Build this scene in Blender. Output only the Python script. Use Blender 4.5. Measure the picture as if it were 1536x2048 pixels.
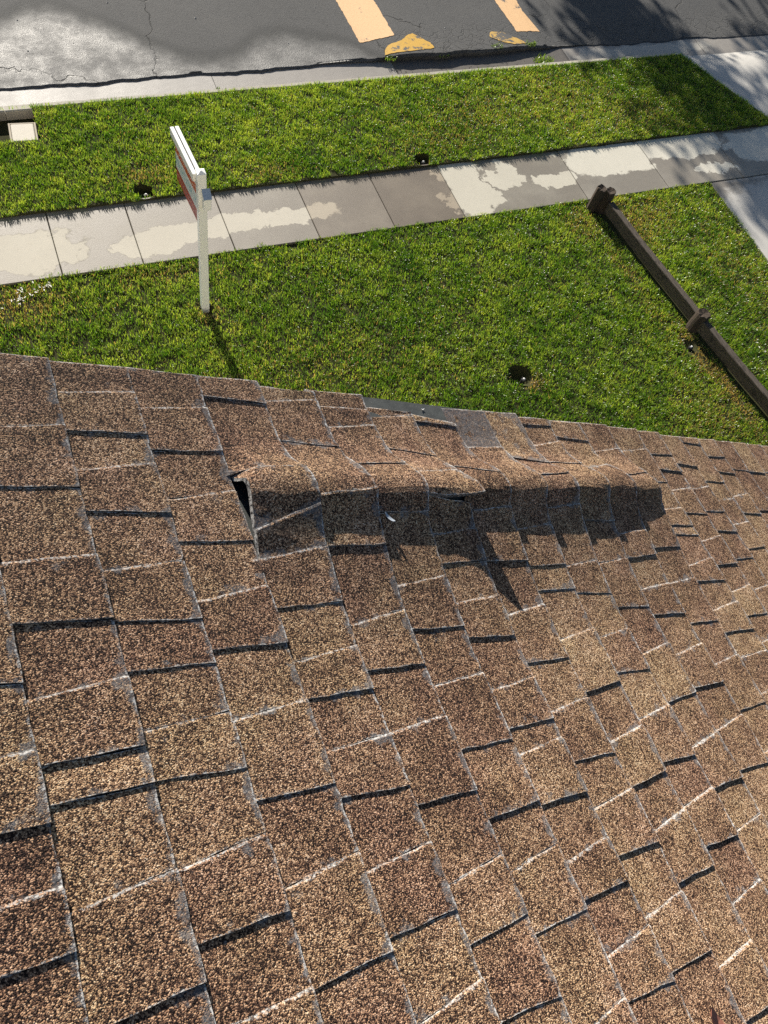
import bpy, math, random
import numpy as np
from mathutils import Vector, Matrix

for o in list(bpy.data.objects): bpy.data.objects.remove(o, do_unlink=True)
SC = bpy.context.scene
COL = SC.collection
rng = np.random.default_rng(11)
random.seed(5)

# ------------------------------------------------------------------ camera
H = 7.8                                   # eye height above the lawn
RC = np.array([[0.91748524, -0.35866715, 0.17198465],
               [-0.24376856, -0.84866038, -0.46941714],
               [0.31432106, 0.38875884, -0.86606514]])   # rows: right, down, forward
CAM = np.array([0., 0., H])
cd = bpy.data.cameras.new('camera'); cam = bpy.data.objects.new('camera', cd); COL.objects.link(cam)
cd.sensor_fit = 'VERTICAL'; cd.sensor_height = 24.0; cd.lens = 24.0 * 1607.13 / 2048
cd.clip_start = 0.05; cd.clip_end = 2000
M = Matrix.Identity(4)
for i in range(3):
    M[i][0] = RC[0][i]; M[i][1] = -RC[1][i]; M[i][2] = -RC[2][i]; M[i][3] = CAM[i]
cam.matrix_world = M
SC.camera = cam

# ------------------------------------------------------------------ sky and sun
SUN_EL = math.radians(24.0); SUN_AZ = math.radians(-3.5)      # azimuth from +Y
sdir = Vector((math.sin(SUN_AZ)*math.cos(SUN_EL), math.cos(SUN_AZ)*math.cos(SUN_EL), math.sin(SUN_EL)))
w = bpy.data.worlds.new('World'); SC.world = w; w.use_nodes = True
nt = w.node_tree
sky = nt.nodes.new('ShaderNodeTexSky'); sky.sky_type = 'NISHITA'; sky.sun_disc = False
sky.sun_elevation = SUN_EL; sky.sun_rotation = SUN_AZ
sky.air_density = 1.0; sky.dust_density = 0.6; sky.ozone_density = 1.2
bg = nt.nodes['Background']; bg.inputs['Strength'].default_value = 0.05
nt.links.new(sky.outputs[0], bg.inputs['Color'])
ld = bpy.data.lights.new('sun', 'SUN'); ld.energy = 5.0; ld.angle = math.radians(0.55); ld.color = (1.0, 0.93, 0.82)
sun = bpy.data.objects.new('sun', ld); COL.objects.link(sun)
sun.rotation_euler = sdir.to_track_quat('Z', 'Y').to_euler(); sun.location = (0, 60, 40)
SC.view_settings.view_transform = 'Standard'; SC.view_settings.look = 'None'
SC.view_settings.gamma = 1.0; SC.view_settings.use_curve_mapping = False
SC.view_settings.exposure = 1.0
SC.render.engine = 'CYCLES'
SC.cycles.use_denoising = False
SC.cycles.max_bounces = 6; SC.cycles.transparent_max_bounces = 6

# ------------------------------------------------------------------ helpers
def prop(o, label=None, cat=None, group=None, kind=None):
    if label: o['label'] = label
    if cat: o['category'] = cat
    if group: o['group'] = group
    if kind: o['kind'] = kind
    return o

def attach(o, parent):
    o.parent = parent
    o.matrix_parent_inverse = parent.matrix_world.inverted()

def empty(name, loc):
    o = bpy.data.objects.new(name, None); COL.objects.link(o)
    o.empty_display_size = 0.2
    o.matrix_world = Matrix.Translation(loc)
    return o

def mesh_obj(name, verts, faces, mat, parent=None, smooth=False, mats=None, midx=None):
    me = bpy.data.meshes.new(name)
    me.from_pydata([tuple(map(float, v)) for v in verts], [], faces)
    for m in (mats or [mat]): me.materials.append(m)
    if midx is not None: me.polygons.foreach_set('material_index', midx)
    if smooth: me.polygons.foreach_set('use_smooth', [True]*len(me.polygons))
    me.update()
    o = bpy.data.objects.new(name, me); COL.objects.link(o)
    if parent is not None: attach(o, parent)
    return o

class MB:
    """collects boxes, prisms and tubes into one mesh"""
    def __init__(s): s.v = []; s.f = []
    def add(s, v, f):
        b = len(s.v); s.v += [tuple(map(float, p)) for p in v]; s.f += [tuple(i+b for i in q) for q in f]
    def box(s, x0, x1, y0, y1, z0, z1, bev=0.0, M=None):
        b = min(bev, (x1-x0)*.45, (y1-y0)*.45, (z1-z0)*.45)
        if b <= 0:
            v = [(x, y, z) for z in (z0, z1) for y in (y0, y1) for x in (x0, x1)]
            f = [(0, 2, 3, 1), (4, 5, 7, 6), (0, 1, 5, 4), (2, 6, 7, 3), (0, 4, 6, 2), (1, 3, 7, 5)]
        else:
            def ring(x0, x1, y0, y1, z): return [(x0, y0, z), (x1, y0, z), (x1, y1, z), (x0, y1, z)]
            def oct_(z, ins):
                a0, a1, c0, c1 = x0+ins, x1-ins, y0+ins, y1-ins
                return [(a0+b, c0, z), (a1-b, c0, z), (a1, c0+b, z), (a1, c1-b, z), (a1-b, c1, z), (a0+b, c1, z), (a0, c1-b, z), (a0, c0+b, z)]
            v = oct_(z0, b) + oct_(z0+b, 0) + oct_(z1-b, 0) + oct_(z1, b)
            f = [tuple(range(7, -1, -1)), tuple(range(24, 32))]
            for r in range(3):
                for i in range(8):
                    j = (i+1) % 8; f.append((r*8+i, r*8+j, r*8+8+j, r*8+8+i))
        if M is not None: v = [M @ Vector(p) for p in v]
        s.add(v, f)
    def prism(s, poly, z0, z1):
        n = len(poly)
        v = [(x, y, z0) for x, y in poly] + [(x, y, z1) for x, y in poly]
        f = [tuple(range(n-1, -1, -1)), tuple(range(n, 2*n))] + [(i, (i+1) % n, n+(i+1) % n, n+i) for i in range(n)]
        s.add(v, f)
    def tube(s, pts, rad, n=8, cap=True):
        pts = [Vector(p) for p in pts]; k = len(pts); v = []; f = []
        for i, p in enumerate(pts):
            d = (pts[min(i+1, k-1)] - pts[max(i-1, 0)]).normalized()
            a = d.orthogonal().normalized() if abs(d.z) < .9 else Vector((1, 0, 0)) - d*d.x
            a.normalize(); b = d.cross(a)
            r = rad[i] if isinstance(rad, (list, tuple)) else rad
            for j in range(n):
                t = 2*math.pi*j/n; v.append(p + (a*math.cos(t)+b*math.sin(t))*r)
        for i in range(k-1):
            for j in range(n):
                q = (j+1) % n; f.append((i*n+j, i*n+q, i*n+n+q, i*n+n+j))
        if cap: f += [tuple(range(n-1, -1, -1)), tuple(range((k-1)*n, k*n))]
        s.add(v, f)
    def build(s, name, mat, parent=None, smooth=False): return mesh_obj(name, s.v, s.f, mat, parent, smooth)

# ------------------------------------------------------------------ material helpers
class NT:
    def __init__(s, name):
        s.m = bpy.data.materials.new(name); s.m.use_nodes = True
        s.t = s.m.node_tree; s.p = s.t.nodes['Principled BSDF']; s.out = s.t.nodes['Material Output']
    def n(s, typ, **kw):
        nd = s.t.nodes.new('ShaderNode'+typ)
        for k, v in kw.items():
            if k.startswith('i_'):
                key = k[2:]; nd.inputs[int(key) if key.isdigit() else key.replace('_', ' ')].default_value = v
            else: setattr(nd, k, v)
        return nd
    def l(s, a, b): s.t.links.new(a, b)
    def val(s, x, sock):
        if hasattr(x, 'is_linked') or hasattr(x, 'links'): s.l(x, sock)
        else: sock.default_value = x
    def math(s, op, a, b=0.0, c=0.0, clamp=False):
        nd = s.n('Math', operation=op, use_clamp=clamp)
        s.val(a, nd.inputs[0]); s.val(b, nd.inputs[1])
        if op in ('MULTIPLY_ADD', 'SMOOTH_MIN', 'COMPARE'): s.val(c, nd.inputs[2])
        return nd.outputs[0]
    def mix(s, fac, a, b, bt='MIX'):
        nd = s.n('Mix', data_type='RGBA', blend_type=bt, clamp_factor=True)
        s.val(fac, nd.inputs[0])
        for x, so in ((a, nd.inputs[6]), (b, nd.inputs[7])):
            if isinstance(x, (tuple, list)): so.default_value = tuple(x)+(1,) if len(x) == 3 else x
            else: s.l(x, so)
        return nd.outputs[2]
    def sstep(s, x, lo, hi, a=0.0, b=1.0):
        nd = s.n('MapRange', interpolation_type='SMOOTHSTEP'); s.val(x, nd.inputs[0])
        s.val(lo, nd.inputs[1]); s.val(hi, nd.inputs[2]); nd.inputs[3].default_value = a; nd.inputs[4].default_value = b
        return nd.outputs[0]
    def noise(s, vec, scale, detail=3, rough=.55, dist=0.0):
        nd = s.n('TexNoise'); s.l(vec, nd.inputs['Vector']); nd.inputs['Scale'].default_value = scale
        nd.inputs['Detail'].default_value = detail; nd.inputs['Roughness'].default_value = rough; nd.inputs['Distortion'].default_value = dist
        return nd.outputs[0]
    def vor(s, vec, scale, feat='F1', rand=1.0):
        nd = s.n('TexVoronoi', feature=feat); s.l(vec, nd.inputs['Vector']); nd.inputs['Scale'].default_value = scale
        nd.inputs['Randomness'].default_value = rand
        return nd
    def ramp(s, x, stops, interp='LINEAR'):
        nd = s.n('ValToRGB'); s.val(x, nd.inputs[0]); r = nd.color_ramp; r.interpolation = interp
        while len(r.elements) < len(stops): r.elements.new(0.5)
        for e, (p, c) in zip(r.elements, stops): e.position = p; e.color = tuple(c)+(1,) if len(c) == 3 else c
        return nd.outputs[0]
    def bump(s, h, dist, strength=1.0, prev=None):
        nd = s.n('Bump'); s.l(h, nd.inputs['Height']); nd.inputs['Distance'].default_value = dist; s.val(strength, nd.inputs['Strength'])
        if prev is not None: s.l(prev, nd.inputs['Normal'])
        return nd.outputs[0]
    def pos(s): return s.n('NewGeometry').outputs['Position']
    def xyz(s, vec):
        nd = s.n('SeparateXYZ'); s.l(vec, nd.inputs[0]); return nd.outputs
    def set(s, col=None, rough=None, spec=None, normal=None, **kw):
        P = s.p.inputs
        if col is not None:
            if isinstance(col, (tuple, list)): P['Base Color'].default_value = tuple(col)+(1,)
            else: s.l(col, P['Base Color'])
        if rough is not None: s.val(rough, P['Roughness'])
        if spec is not None: s.val(spec, P['Specular IOR Level'])
        if normal is not None: s.l(normal, P['Normal'])
        return s.m

def m_plain(name, col, rough=.7, spec=.3, var=.25, scale=30, bump=.0006):
    t = NT(name); p = t.n('TexCoord').outputs['Object']
    n1 = t.noise(p, scale, 4); n2 = t.noise(p, scale*6, 2)
    f = t.math('MULTIPLY', n1, 1.0)
    c = t.mix(f, tuple(x*(1-var) for x in col), tuple(min(1, x*(1+var)) for x in col))
    return t.set(c, rough, spec, t.bump(n2, bump, .6))

# shingle granules
def m_granule():
    t = NT('shingle_granules'); p = t.n('TexCoord').outputs['Object']
    e1 = t.n('UVMap', uv_map='e1').outputs[0]; e2 = t.n('UVMap', uv_map='e2').outputs[0]; e3 = t.n('UVMap', uv_map='e3').outputs[0]
    dl, dr, _ = t.xyz(e1); db, rnd, _ = t.xyz(e2); grey, tilt, _ = t.xyz(e3)
    wv = t.n('TexNoise', noise_dimensions='3D'); t.l(p, wv.inputs['Vector']); wv.inputs['Scale'].default_value = 140
    v1 = t.vor(p, 520); v2 = t.vor(p, 290)
    sc = t.n('SeparateColor'); t.l(v1.outputs['Color'], sc.inputs[0])
    sc2 = t.n('SeparateColor'); t.l(v2.outputs['Color'], sc2.inputs[0])
    pick = t.math('ADD', t.math('MULTIPLY', sc.outputs[0], .72), t.math('MULTIPLY', sc2.outputs[1], .28))
    big = t.noise(p, 5.0, 3); big2 = t.noise(p, 22.0, 3); big3 = t.noise(p, 9.0, 2)
    sh = t.math('ADD', pick, t.math('MULTIPLY', t.math('SUBTRACT', big, .5), .30))
    sh = t.math('ADD', sh, t.math('MULTIPLY', t.math('SUBTRACT', big2, .5), .35))
    sh = t.math('ADD', sh, t.math('MULTIPLY', t.math('SUBTRACT', rnd, .5), .09), clamp=True)
    col = t.ramp(sh, [(0.0, (.010, .008, .008)), (.28, (.028, .018, .016)), (.42, (.10, .063, .048)), (.55, (.245, .162, .112)), (.68, (.43, .308, .205)), (.84, (.62, .50, .36)), (1.0, (.74, .68, .58))])
    # hue drift between shingles: red brown to tan
    hu = t.math('ADD', t.math('MULTIPLY_ADD', rnd, .5, .25), t.math('MULTIPLY', t.math('SUBTRACT', big3, .5), 1.8), clamp=True)
    col = t.mix(.8, col, t.mix(hu, (1.14, .88, .78), (1.22, 1.06, .80)), 'MULTIPLY')
    # worn patches where granules are gone
    e = t.math('MINIMUM', t.math('MINIMUM', dl, dr), db)
    nw = t.noise(p, 26, 4, .65); nf = t.noise(p, 210, 3, .7); nf2 = t.noise(p, 75, 3, .7)
    near = t.sstep(e, 0.0, .03, .17, 0.0)
    nearb = t.sstep(db, .0, .03, .10, 0.0)
    thr = t.math('SUBTRACT', t.math('SUBTRACT', t.math('SUBTRACT', .70, near), nearb), t.math('MULTIPLY', grey, .35))
    loss = t.sstep(nw, thr, t.math('ADD', thr, .10))
    loss = t.math('MULTIPLY', loss, t.sstep(sc.outputs[1], .25, .45, .55, 1.0))
    lossc = t.mix(t.math('MULTIPLY', nf, 1.0), (.030, .030, .034), (.30, .30, .31))
    lossc = t.mix(t.sstep(nf2, .5, .75), lossc, (.34, .34, .34))
    col = t.mix(t.math('MULTIPLY', loss, .75), col, lossc)
    # frayed pale fibre line along the cut edges
    wl = t.math('MULTIPLY', t.sstep(nf2, .30, .75), .0052)
    ef = t.math('MINIMUM', t.math('DIVIDE', dl, t.math('MULTIPLY_ADD', tilt, .85, .6)), t.math('MINIMUM', t.math('MULTIPLY', dr, 1.5), t.math('MULTIPLY', db, .72)))
    fib = t.sstep(ef, t.math('MULTIPLY', wl, .45), t.math('ADD', wl, .0006), 1.0, 0.0)
    fib = t.math('MULTIPLY', t.math('MULTIPLY', fib, t.sstep(nf, .38, .6)), t.math('MAXIMUM', t.sstep(t.noise(p, 13, 3), .40, .60, .42, 1.0), t.math('MULTIPLY', t.sstep(dl, .006, .010, 1, 0), t.math('MULTIPLY', tilt, .8))))
    fc = t.mix(nf, (.40, .38, .36), (.84, .83, .80))
    col = t.mix(fib, col, fc)
    d = t.math('SUBTRACT', 1.0, v1.outputs['Distance'])
    d2 = t.math('SUBTRACT', 1.0, v2.outputs['Distance'])
    hgt = t.math('ADD', t.math('MULTIPLY', d, 1.0), t.math('MULTIPLY', d2, .35))
    hgt = t.math('ADD', hgt, t.math('MULTIPLY', sc.outputs[2], .5))
    hgt = t.math('ADD', hgt, t.math('MULTIPLY', nf2, .5))
    st = t.math('SUBTRACT', 1.0, t.math('MULTIPLY', t.math('MAXIMUM', t.math('MULTIPLY', loss, .6), fib), .8))
    nrm = t.bump(hgt, .0016, st)
    t.p.inputs['Diffuse Roughness'].default_value = 1.0
    return t.set(col, .88, .2, nrm)

def m_edge():
    t = NT('shingle_cut_edge'); p = t.n('TexCoord').outputs['Object']
    n = t.noise(p, 160, 4, .7); n2 = t.noise(p, 30, 3)
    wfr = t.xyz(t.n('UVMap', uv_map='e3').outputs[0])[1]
    c = t.mix(t.math('MULTIPLY', t.sstep(n, .36, .62), t.math('MULTIPLY_ADD', wfr, .75, .25)), (.018, .018, .02), (.78, .77, .74))  # frayed fibres pale sunward; edges facing away coloured darker to deepen their shade
    c = t.mix(t.sstep(n2, .60, .75), c, (.05, .05, .055))
    return t.set(c, .9, .2, t.bump(n, .002, .8))

def m_felt():
    t = NT('black_underlayment'); p = t.n('TexCoord').outputs['Object']
    n = t.noise(p, 40, 5); n2 = t.noise(p, 300, 3)
    c = t.mix(n, (.030, .033, .034), (.085, .092, .090))
    c = t.mix(t.sstep(n2, .64, .76), c, (.2, .2, .19))
    return t.set(c, .75, .3, t.bump(n2, .001, .6))

def m_asphalt():
    t = NT('asphalt'); p = t.pos(); x, y, z = t.xyz(p)
    v = t.vor(p, 95); vs = t.n('SeparateColor'); t.l(v.outputs['Color'], vs.inputs[0])
    n1 = t.noise(p, .9, 4); n2 = t.noise(p, 7, 5, .6); n3 = t.noise(p, 60, 3)
    c = t.mix(n2, (.034, .035, .037), (.068, .068, .068))
    c = t.mix(t.math('MULTIPLY', vs.outputs[0], .5), c, (.10, .10, .098))
    c = t.mix(t.sstep(n1, .45, .7, 0, .35), c, (.085, .083, .08))
    # damp zone along the gutter with a wavy limit
    fc = t.n('FloatCurve'); cm = fc.mapping.curves[0]
    t.l(t.math('DIVIDE', t.math('ADD', x, 8.0), 20.0), fc.inputs['Value'])
    pts = [(-8, 12.6), (-3, 13.1), (.3, 12.93), (.8, 13.18), (1.5, 12.88), (2.0, 12.5), (2.5, 12.05), (3.3, 11.72), (4.3, 12.22), (4.9, 12.08), (5.5, 11.8), (6.2, 11.2), (12, 11.0)]
    while len(cm.points) < len(pts): cm.points.new(.5, .5)
    for q, (a, b) in zip(cm.points, pts): q.location = ((a+8)/20., (b-10.5)/4.)
    fc.mapping.update()
    lim = t.math('ADD', t.math('MULTIPLY', fc.outputs[0], 4.0), 10.5)
    d = t.math('SUBTRACT', t.math('ADD', lim, t.math('MULTIPLY', t.math('SUBTRACT', n2, .5), .18)), y)
    wet = t.math('MULTIPLY', t.sstep(d, -.22, .55), t.sstep(t.noise(p, 3.2, 6, .7), .30, .65, .45, 1.0))
    rim = t.math('MULTIPLY', t.sstep(d, -.30, -.02), t.sstep(d, .02, .30, 1, 0))
    c = t.mix(t.math('MULTIPLY', rim, .7), c, (.018, .020, .021))
    c = t.mix(t.math('MULTIPLY', wet, .10), c, (.09, .09, .092))
    rough = t.math('SUBTRACT', .86, t.math('MULTIPLY', wet, .36))
    # cracks
    wc = t.n('TexNoise'); t.l(p, wc.inputs['Vector']); wc.inputs['Scale'].default_value = 2.2; wc.inputs['Detail'].default_value = 4
    pp = t.n('VectorMath', operation='MULTIPLY_ADD'); t.l(wc.outputs['Color'], pp.inputs[0]); pp.inputs[1].default_value = (.5, .5, .5); t.l(p, pp.inputs[2])
    ck = t.vor(pp.outputs[0], .33, 'DISTANCE_TO_EDGE'); ck2 = t.vor(pp.outputs[0], 5.5, 'DISTANCE_TO_EDGE')
    crk = t.math('MULTIPLY', t.sstep(ck.outputs['Distance'], .001, .0045, 1, 0), t.sstep(n1, .40, .55))
    alli = t.math('MULTIPLY', t.sstep(ck2.outputs['Distance'], .01, .05, 1, 0), t.math('MULTIPLY', t.sstep(x, 5.6, 6.8), t.sstep(y, 12.3, 11.7)))
    cr = t.math('MAXIMUM', crk, t.math('MULTIPLY', alli, .5))
    c = t.mix(t.math('MULTIPLY', cr, .8), c, (.015, .015, .014))
    h = t.math('ADD', t.math('ADD', t.math('MULTIPLY', v.outputs['Distance'], -.6), t.math('MULTIPLY', vs.outputs[1], .45)), t.math('ADD', t.math('MULTIPLY', n3, .8), t.math('MULTIPLY', cr, -3.0)))
    return t.set(c, rough, t.math('ADD', .32, t.math('MULTIPLY', wet, .14)), t.bump(h, .005, t.math('ADD', .8, t.math('MULTIPLY', wet, .2))))

def ell(t, x, y, lst):
    out = None
    for cx, cy, rx, ry in lst:
        a = t.math('DIVIDE', t.math('SUBTRACT', x, cx), rx); b = t.math('DIVIDE', t.math('SUBTRACT', y, cy), ry)
        d = t.math('ADD', t.math('POWER', t.math('ABSOLUTE', a), 3.0), t.math('POWER', t.math('ABSOLUTE', b), 3.0))
        out = d if out is None else t.math('MINIMUM', out, d)
    return out

def m_concrete(name, dry=None, base=(.47, .445, .40), wetcol=(.135, .118, .098), allwet=False):
    t = NT(name); p = t.pos(); x, y, z = t.xyz(p)
    n1 = t.noise(p, 1.3, 5, .6); n2 = t.noise(p, 14, 5, .65); n3 = t.noise(p, 220, 3, .6); n4 = t.noise(p, 55, 3)
    c = t.mix(n1, tuple(a*.84 for a in base), tuple(min(1, a*1.12) for a in base))
    c = t.mix(t.math('MULTIPLY', t.sstep(n2, .5, .8), .3), c, tuple(a*.65 for a in base))
    c = t.mix(t.math('MULTIPLY', n3, .22), c, tuple(a*.55 for a in base))
    oc = t.n('ObjectInfo').outputs['Color']
    rough = .85; spec = .3
    if dry is not None:
        q = t.n('TexNoise'); t.l(p, q.inputs['Vector']); q.inputs['Scale'].default_value = 2.6; q.inputs['Detail'].default_value = 6; q.inputs['Roughness'].default_value = .62
        s2 = t.n('SeparateColor'); t.l(q.outputs['Color'], s2.inputs[0])
        xx = t.math('ADD', x, t.math('MULTIPLY', t.math('SUBTRACT', s2.outputs[0], .5), 1.2)); yy = t.math('ADD', y, t.math('MULTIPLY', t.math('SUBTRACT', s2.outputs[1], .5), .55))
        d = ell(t, xx, yy, dry)
        wet = t.math('MULTIPLY', t.sstep(d, .88, 1.12), t.sstep(n1, .25, .6, .75, 1.0))
        rim = t.math('MULTIPLY', t.math('MULTIPLY', t.sstep(d, .80, .99), t.sstep(d, 1.0, 1.2, 1, 0)), t.sstep(n2, .35, .65))
        c = t.mix(t.math('MULTIPLY', wet, .88), c, t.mix(n2, tuple(a*.8 for a in wetcol), tuple(a*1.15 for a in wetcol)))
        c = t.mix(t.math('MULTIPLY', rim, .45), c, tuple(a*.62 for a in wetcol))
        rough = t.math('SUBTRACT', .85, t.math('MULTIPLY', wet, t.math('MULTIPLY_ADD', n4, .18, .22)))
        spec = t.math('ADD', .28, t.math('MULTIPLY', wet, .18))
    h = t.math('ADD', n3, t.math('MULTIPLY', n4, .8))
    c = t.mix(1.0, c, oc, 'MULTIPLY')
    return t.set(c, rough, spec, t.bump(h, .0022, .55))

def m_soil():
    t = NT('soil'); p = t.pos()
    n = t.noise(p, 6, 4); n2 = t.noise(p, 70, 4)
    c = t.mix(n, (.030, .034, .012), (.055, .052, .024)); c = t.mix(t.sstep(n2, .58, .78), c, (.085, .065, .042))
    return t.set(c, .95, .1, t.bump(n2, .012, .9))

def m_blade(name, tr=.52):
    t = NT(name)
    a = t.n('Attribute', attribute_name='col').outputs['Color']
    t.set(a, .32, .55)
    tb = t.n('BsdfTranslucent'); t.l(t.mix(1.0, a, (1.65, 1.55, .62), 'MULTIPLY'), tb.inputs['Color'])
    mx = t.n('MixShader'); mx.inputs[0].default_value = tr
    t.l(t.p.outputs[0], mx.inputs[1]); t.l(tb.outputs[0], mx.inputs[2]); t.l(mx.outputs[0], t.out.inputs['Surface'])
    return t.m

def m_paint(name, col, worn, thr=.62):
    t = NT(name); p = t.pos()
    n = t.noise(p, 5, 6, .7); n2 = t.noise(p, 40, 4, .7)
    ck = t.vor(p, 9, 'DISTANCE_TO_EDGE')
    c = t.mix(n2, tuple(a*.85 for a in col), tuple(min(1, a*1.1) for a in col))
    c = t.mix(t.math('MULTIPLY', t.sstep(ck.outputs['Distance'], .004, .02, 1, 0), .35), c, tuple(a*.45 for a in col))
    c = t.mix(t.sstep(n, thr, thr+.06), c, worn)
    c = t.mix(t.sstep(n2, .68, .74), c, worn)
    return t.set(c, .7, .3, t.bump(n2, .003, .6))

def m_wood(name, a, b, rough=.85):
    t = NT(name); p = t.n('TexCoord').outputs['Object']
    mp = t.n('Mapping'); t.l(p, mp.inputs[0]); mp.inputs['Scale'].default_value = (1, .06, 1)
    n = t.noise(mp.outputs[0], 60, 5, .65, .4); n2 = t.noise(p, 9, 4)
    c = t.mix(n, a, b); c = t.mix(t.sstep(n2, .55, .75, 0, .5), c, tuple(q*.4 for q in a))
    crk = t.sstep(t.noise(mp.outputs[0], 110, 3, .6, 1.0), .60, .68)
    c = t.mix(crk, c, tuple(q*.25 for q in a))
    return t.set(c, rough, .2, t.bump(t.math('SUBTRACT', n, t.math('MULTIPLY', crk, .8)), .012, 1.0))

def m_endgrain(name, a, b):
    t = NT(name); p = t.n('TexCoord').outputs['Object']
    mp = t.n('Mapping'); t.l(p, mp.inputs[0]); mp.inputs['Scale'].default_value = (1, 1, .08)
    n = t.noise(mp.outputs[0], 55, 5, .65, .3); n2 = t.noise(p, 12, 4)
    c = t.mix(n, a, b); c = t.mix(t.sstep(n2, .58, .75, 0, .6), c, (.05, .06, .02))
    return t.set(c, .9, .15, t.bump(n, .01, 1.0))

M_GRAN = m_granule(); M_EDGE = m_edge(); M_FELT = m_felt(); M_ASPH = m_asphalt(); M_SOIL = m_soil()
DRYS = [(-.35, 8.13, .85, .34), (2.45, 8.10, 1.55, .17), (1.35, 7.98, .45, .2), (6.02, 8.2, .42, .55), (6.75, 8.35, .26, .30), (7.5, 8.1, .30, .18), (8.6, 8.42, .82, .36), (10.1, 8.52, .9, .30), (10.4, 7.92, .4, .1), (12.4, 8.3, 1.4, .45)]
M_WALK = m_concrete('sidewalk_concrete', DRYS, base=(.50, .475, .41))
M_GUT = m_concrete('gutter_concrete', [(11.0, 11.15, 1.5, .16), (-3, 11.1, 1.5, .4)], base=(.38, .365, .335), wetcol=(.20, .185, .17))
M_CURB = m_concrete('curb_concrete', None, base=(.42, .39, .335))
M_DRIVE = m_concrete('driveway_concrete', [(12.2, 9.8, 3.4, 2.2), (14, 5, 5, 2.75)], base=(.46, .445, .415))
M_GRASS = m_blade('grass_blades'); M_WEED = m_blade('weed_leaves', .4)
M_WHITE = m_plain('white_paint', (.78, .78, .75), .45, .4, .06, 20, .0004)
M_TRIM = m_plain('trim_paint', (.55, .50, .43), .6, .3, .1, 10)
M_STUCCO = m_plain('stucco', (.58, .53, .45), .9, .2, .08, 40, .004)
# ------------------------------------------------------------------ the setting
YS0, YS1 = 7.65, 8.74          # sidewalk
YC0, YC1 = 10.73, 10.86        # curb
YG = 11.36                     # gutter / asphalt line
X0, X1 = -12.0, 26.0

def grid_sheet(name, xs, ys, zf, mat, jitter_edge=None):
    xs = np.asarray(xs); ys = np.asarray(ys); v = []
    for j, y in enumerate(ys):
        for i, x in enumerate(xs):
            yy = y + (jitter_edge(x) if (jitter_edge is not None and j == 0) else 0)
            v.append((x, yy, zf(x, yy)))
    n = len(xs)
    f = [(j*n+i, j*n+i+1, j*n+n+i+1, j*n+n+i) for j in range(len(ys)-1) for i in range(n-1)]
    return mesh_obj(name, v, f, mat, smooth=True)

g = mesh_obj('ground', [(-300, -300, -.34), (300, -300, -.34), (300, 300, -.34), (-300, 300, -.34)], [(0, 1, 2, 3)], M_SOIL)
prop(g, 'dark soil ground running under the lawns and street', kind='structure')

def lip(x):     # how far the old asphalt stands above the gutter pan
    return float(np.interp(x, [-12, 0, 4.8, 5.7, 6.3, 8.3, 8.9, 9.3, 26], [.020, .020, .024, .055, .105, .10, .07, .012, .010]))
def street_z(x, y):
    d = y - YG
    return -.125 + lip(x)*math.exp(-max(d, 0)/1.4) + min(max(d, 0), 5)*.022 + .006*math.sin(x*2.3+y)*math.sin(y*1.7)
_er = np.random.default_rng(3).normal(0, 1, 4000)
def ej(x):
    r = 0.
    for fq, am, o_ in ((1.1, .030, 0), (3.7, .010, 900), (11, .005, 1700), (23, .004, 2600)):
        q = (x+14)*fq; i = int(q); f_ = q-i; f_ = f_*f_*(3-2*f_); r += am*(_er[o_+i]*(1-f_)+_er[o_+i+1]*f_)
    return r
xs = np.concatenate([np.arange(X0, 0, .5), np.arange(0, 13, .06), np.arange(13, X1+.1, .5)])
ys = np.concatenate([YG+np.array([0, .03, .08, .15, .25, .4, .6, .9, 1.3, 1.8, 2.5]), np.arange(YG+3.5, 21.6, 1.0)])
st = grid_sheet('street', xs, ys, street_z, M_ASPH, ej)
prop(st, 'dark cracked asphalt street, damp along the gutter', kind='structure')
# broken edge of the asphalt, dropping to the gutter pan
v = []
for x in xs:
    y = YG+ej(x); z = street_z(x, y)
    v += [(x, y, z), (x, y-.022-.008*abs(math.sin(x*23)), z-.008-.3*lip(x)), (x, y+.004, -.19)]
f = []
for i in range(len(xs)-1):
    a = 3*i; b = a+3; f += [(a, a+1, b+1, b), (a+1, a+2, b+2, b+1)]
e = mesh_obj('asphalt_edge', v, f, M_ASPH, st)

# gutter pan and curb in cast sections
gut = MB(); gut.box(X0, X1, YC1-.05, YG+.2, -.30, -.16); gut = gut.build('gutter', M_GUT)
prop(gut, 'concrete gutter pan between the curb and asphalt', kind='structure')
curb = MB(); curb.box(X0, 11.4, YC0+.02, YC1-.02, -.30, -.06); curb = curb.build('curb', M_CURB)
prop(curb, 'narrow concrete curb along the parkway grass', kind='structure')
cuts = [X0, -5.9, -2.9, .03, 3.02, 6.03, 9.05, 11.45]
for i in range(len(cuts)-1):
    a, b = cuts[i]+.004, cuts[i+1]-.004
    m = MB(); k = 14; vv = []
    for j in range(k+1):
        x = a+(b-a)*j/k; dz = random.uniform(-.003, .003); dy = random.uniform(-.004, .004)
        vv += [(x, YC0+dy, -.25), (x, YC0+dy, -.012+dz), (x, YC0+.016, .002+dz), (x, YC1-.02, .0+dz), (x, YC1+dy, -.02), (x, YC1+.035, -.135)]
    ff = []
    for j in range(k):
        for q in range(5): ff.append((j*6+q, j*6+q+1, j*6+q+7, j*6+q+6))
    ff += [tuple(range(5, -1, -1)), tuple(k*6+q for q in range(6))]
    c = mesh_obj('curb_section', vv, ff, M_CURB, curb); c.color = random.choice([(1, 1, 1, 1), (.92, .91, .9, 1), (1.03, 1.02, 1, 1)])
cuts = [X0, -5.9, -2.9, -.05, 3.05, 6.05, 9.35, 12.3, 15.3, 18.3, X1]
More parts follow.
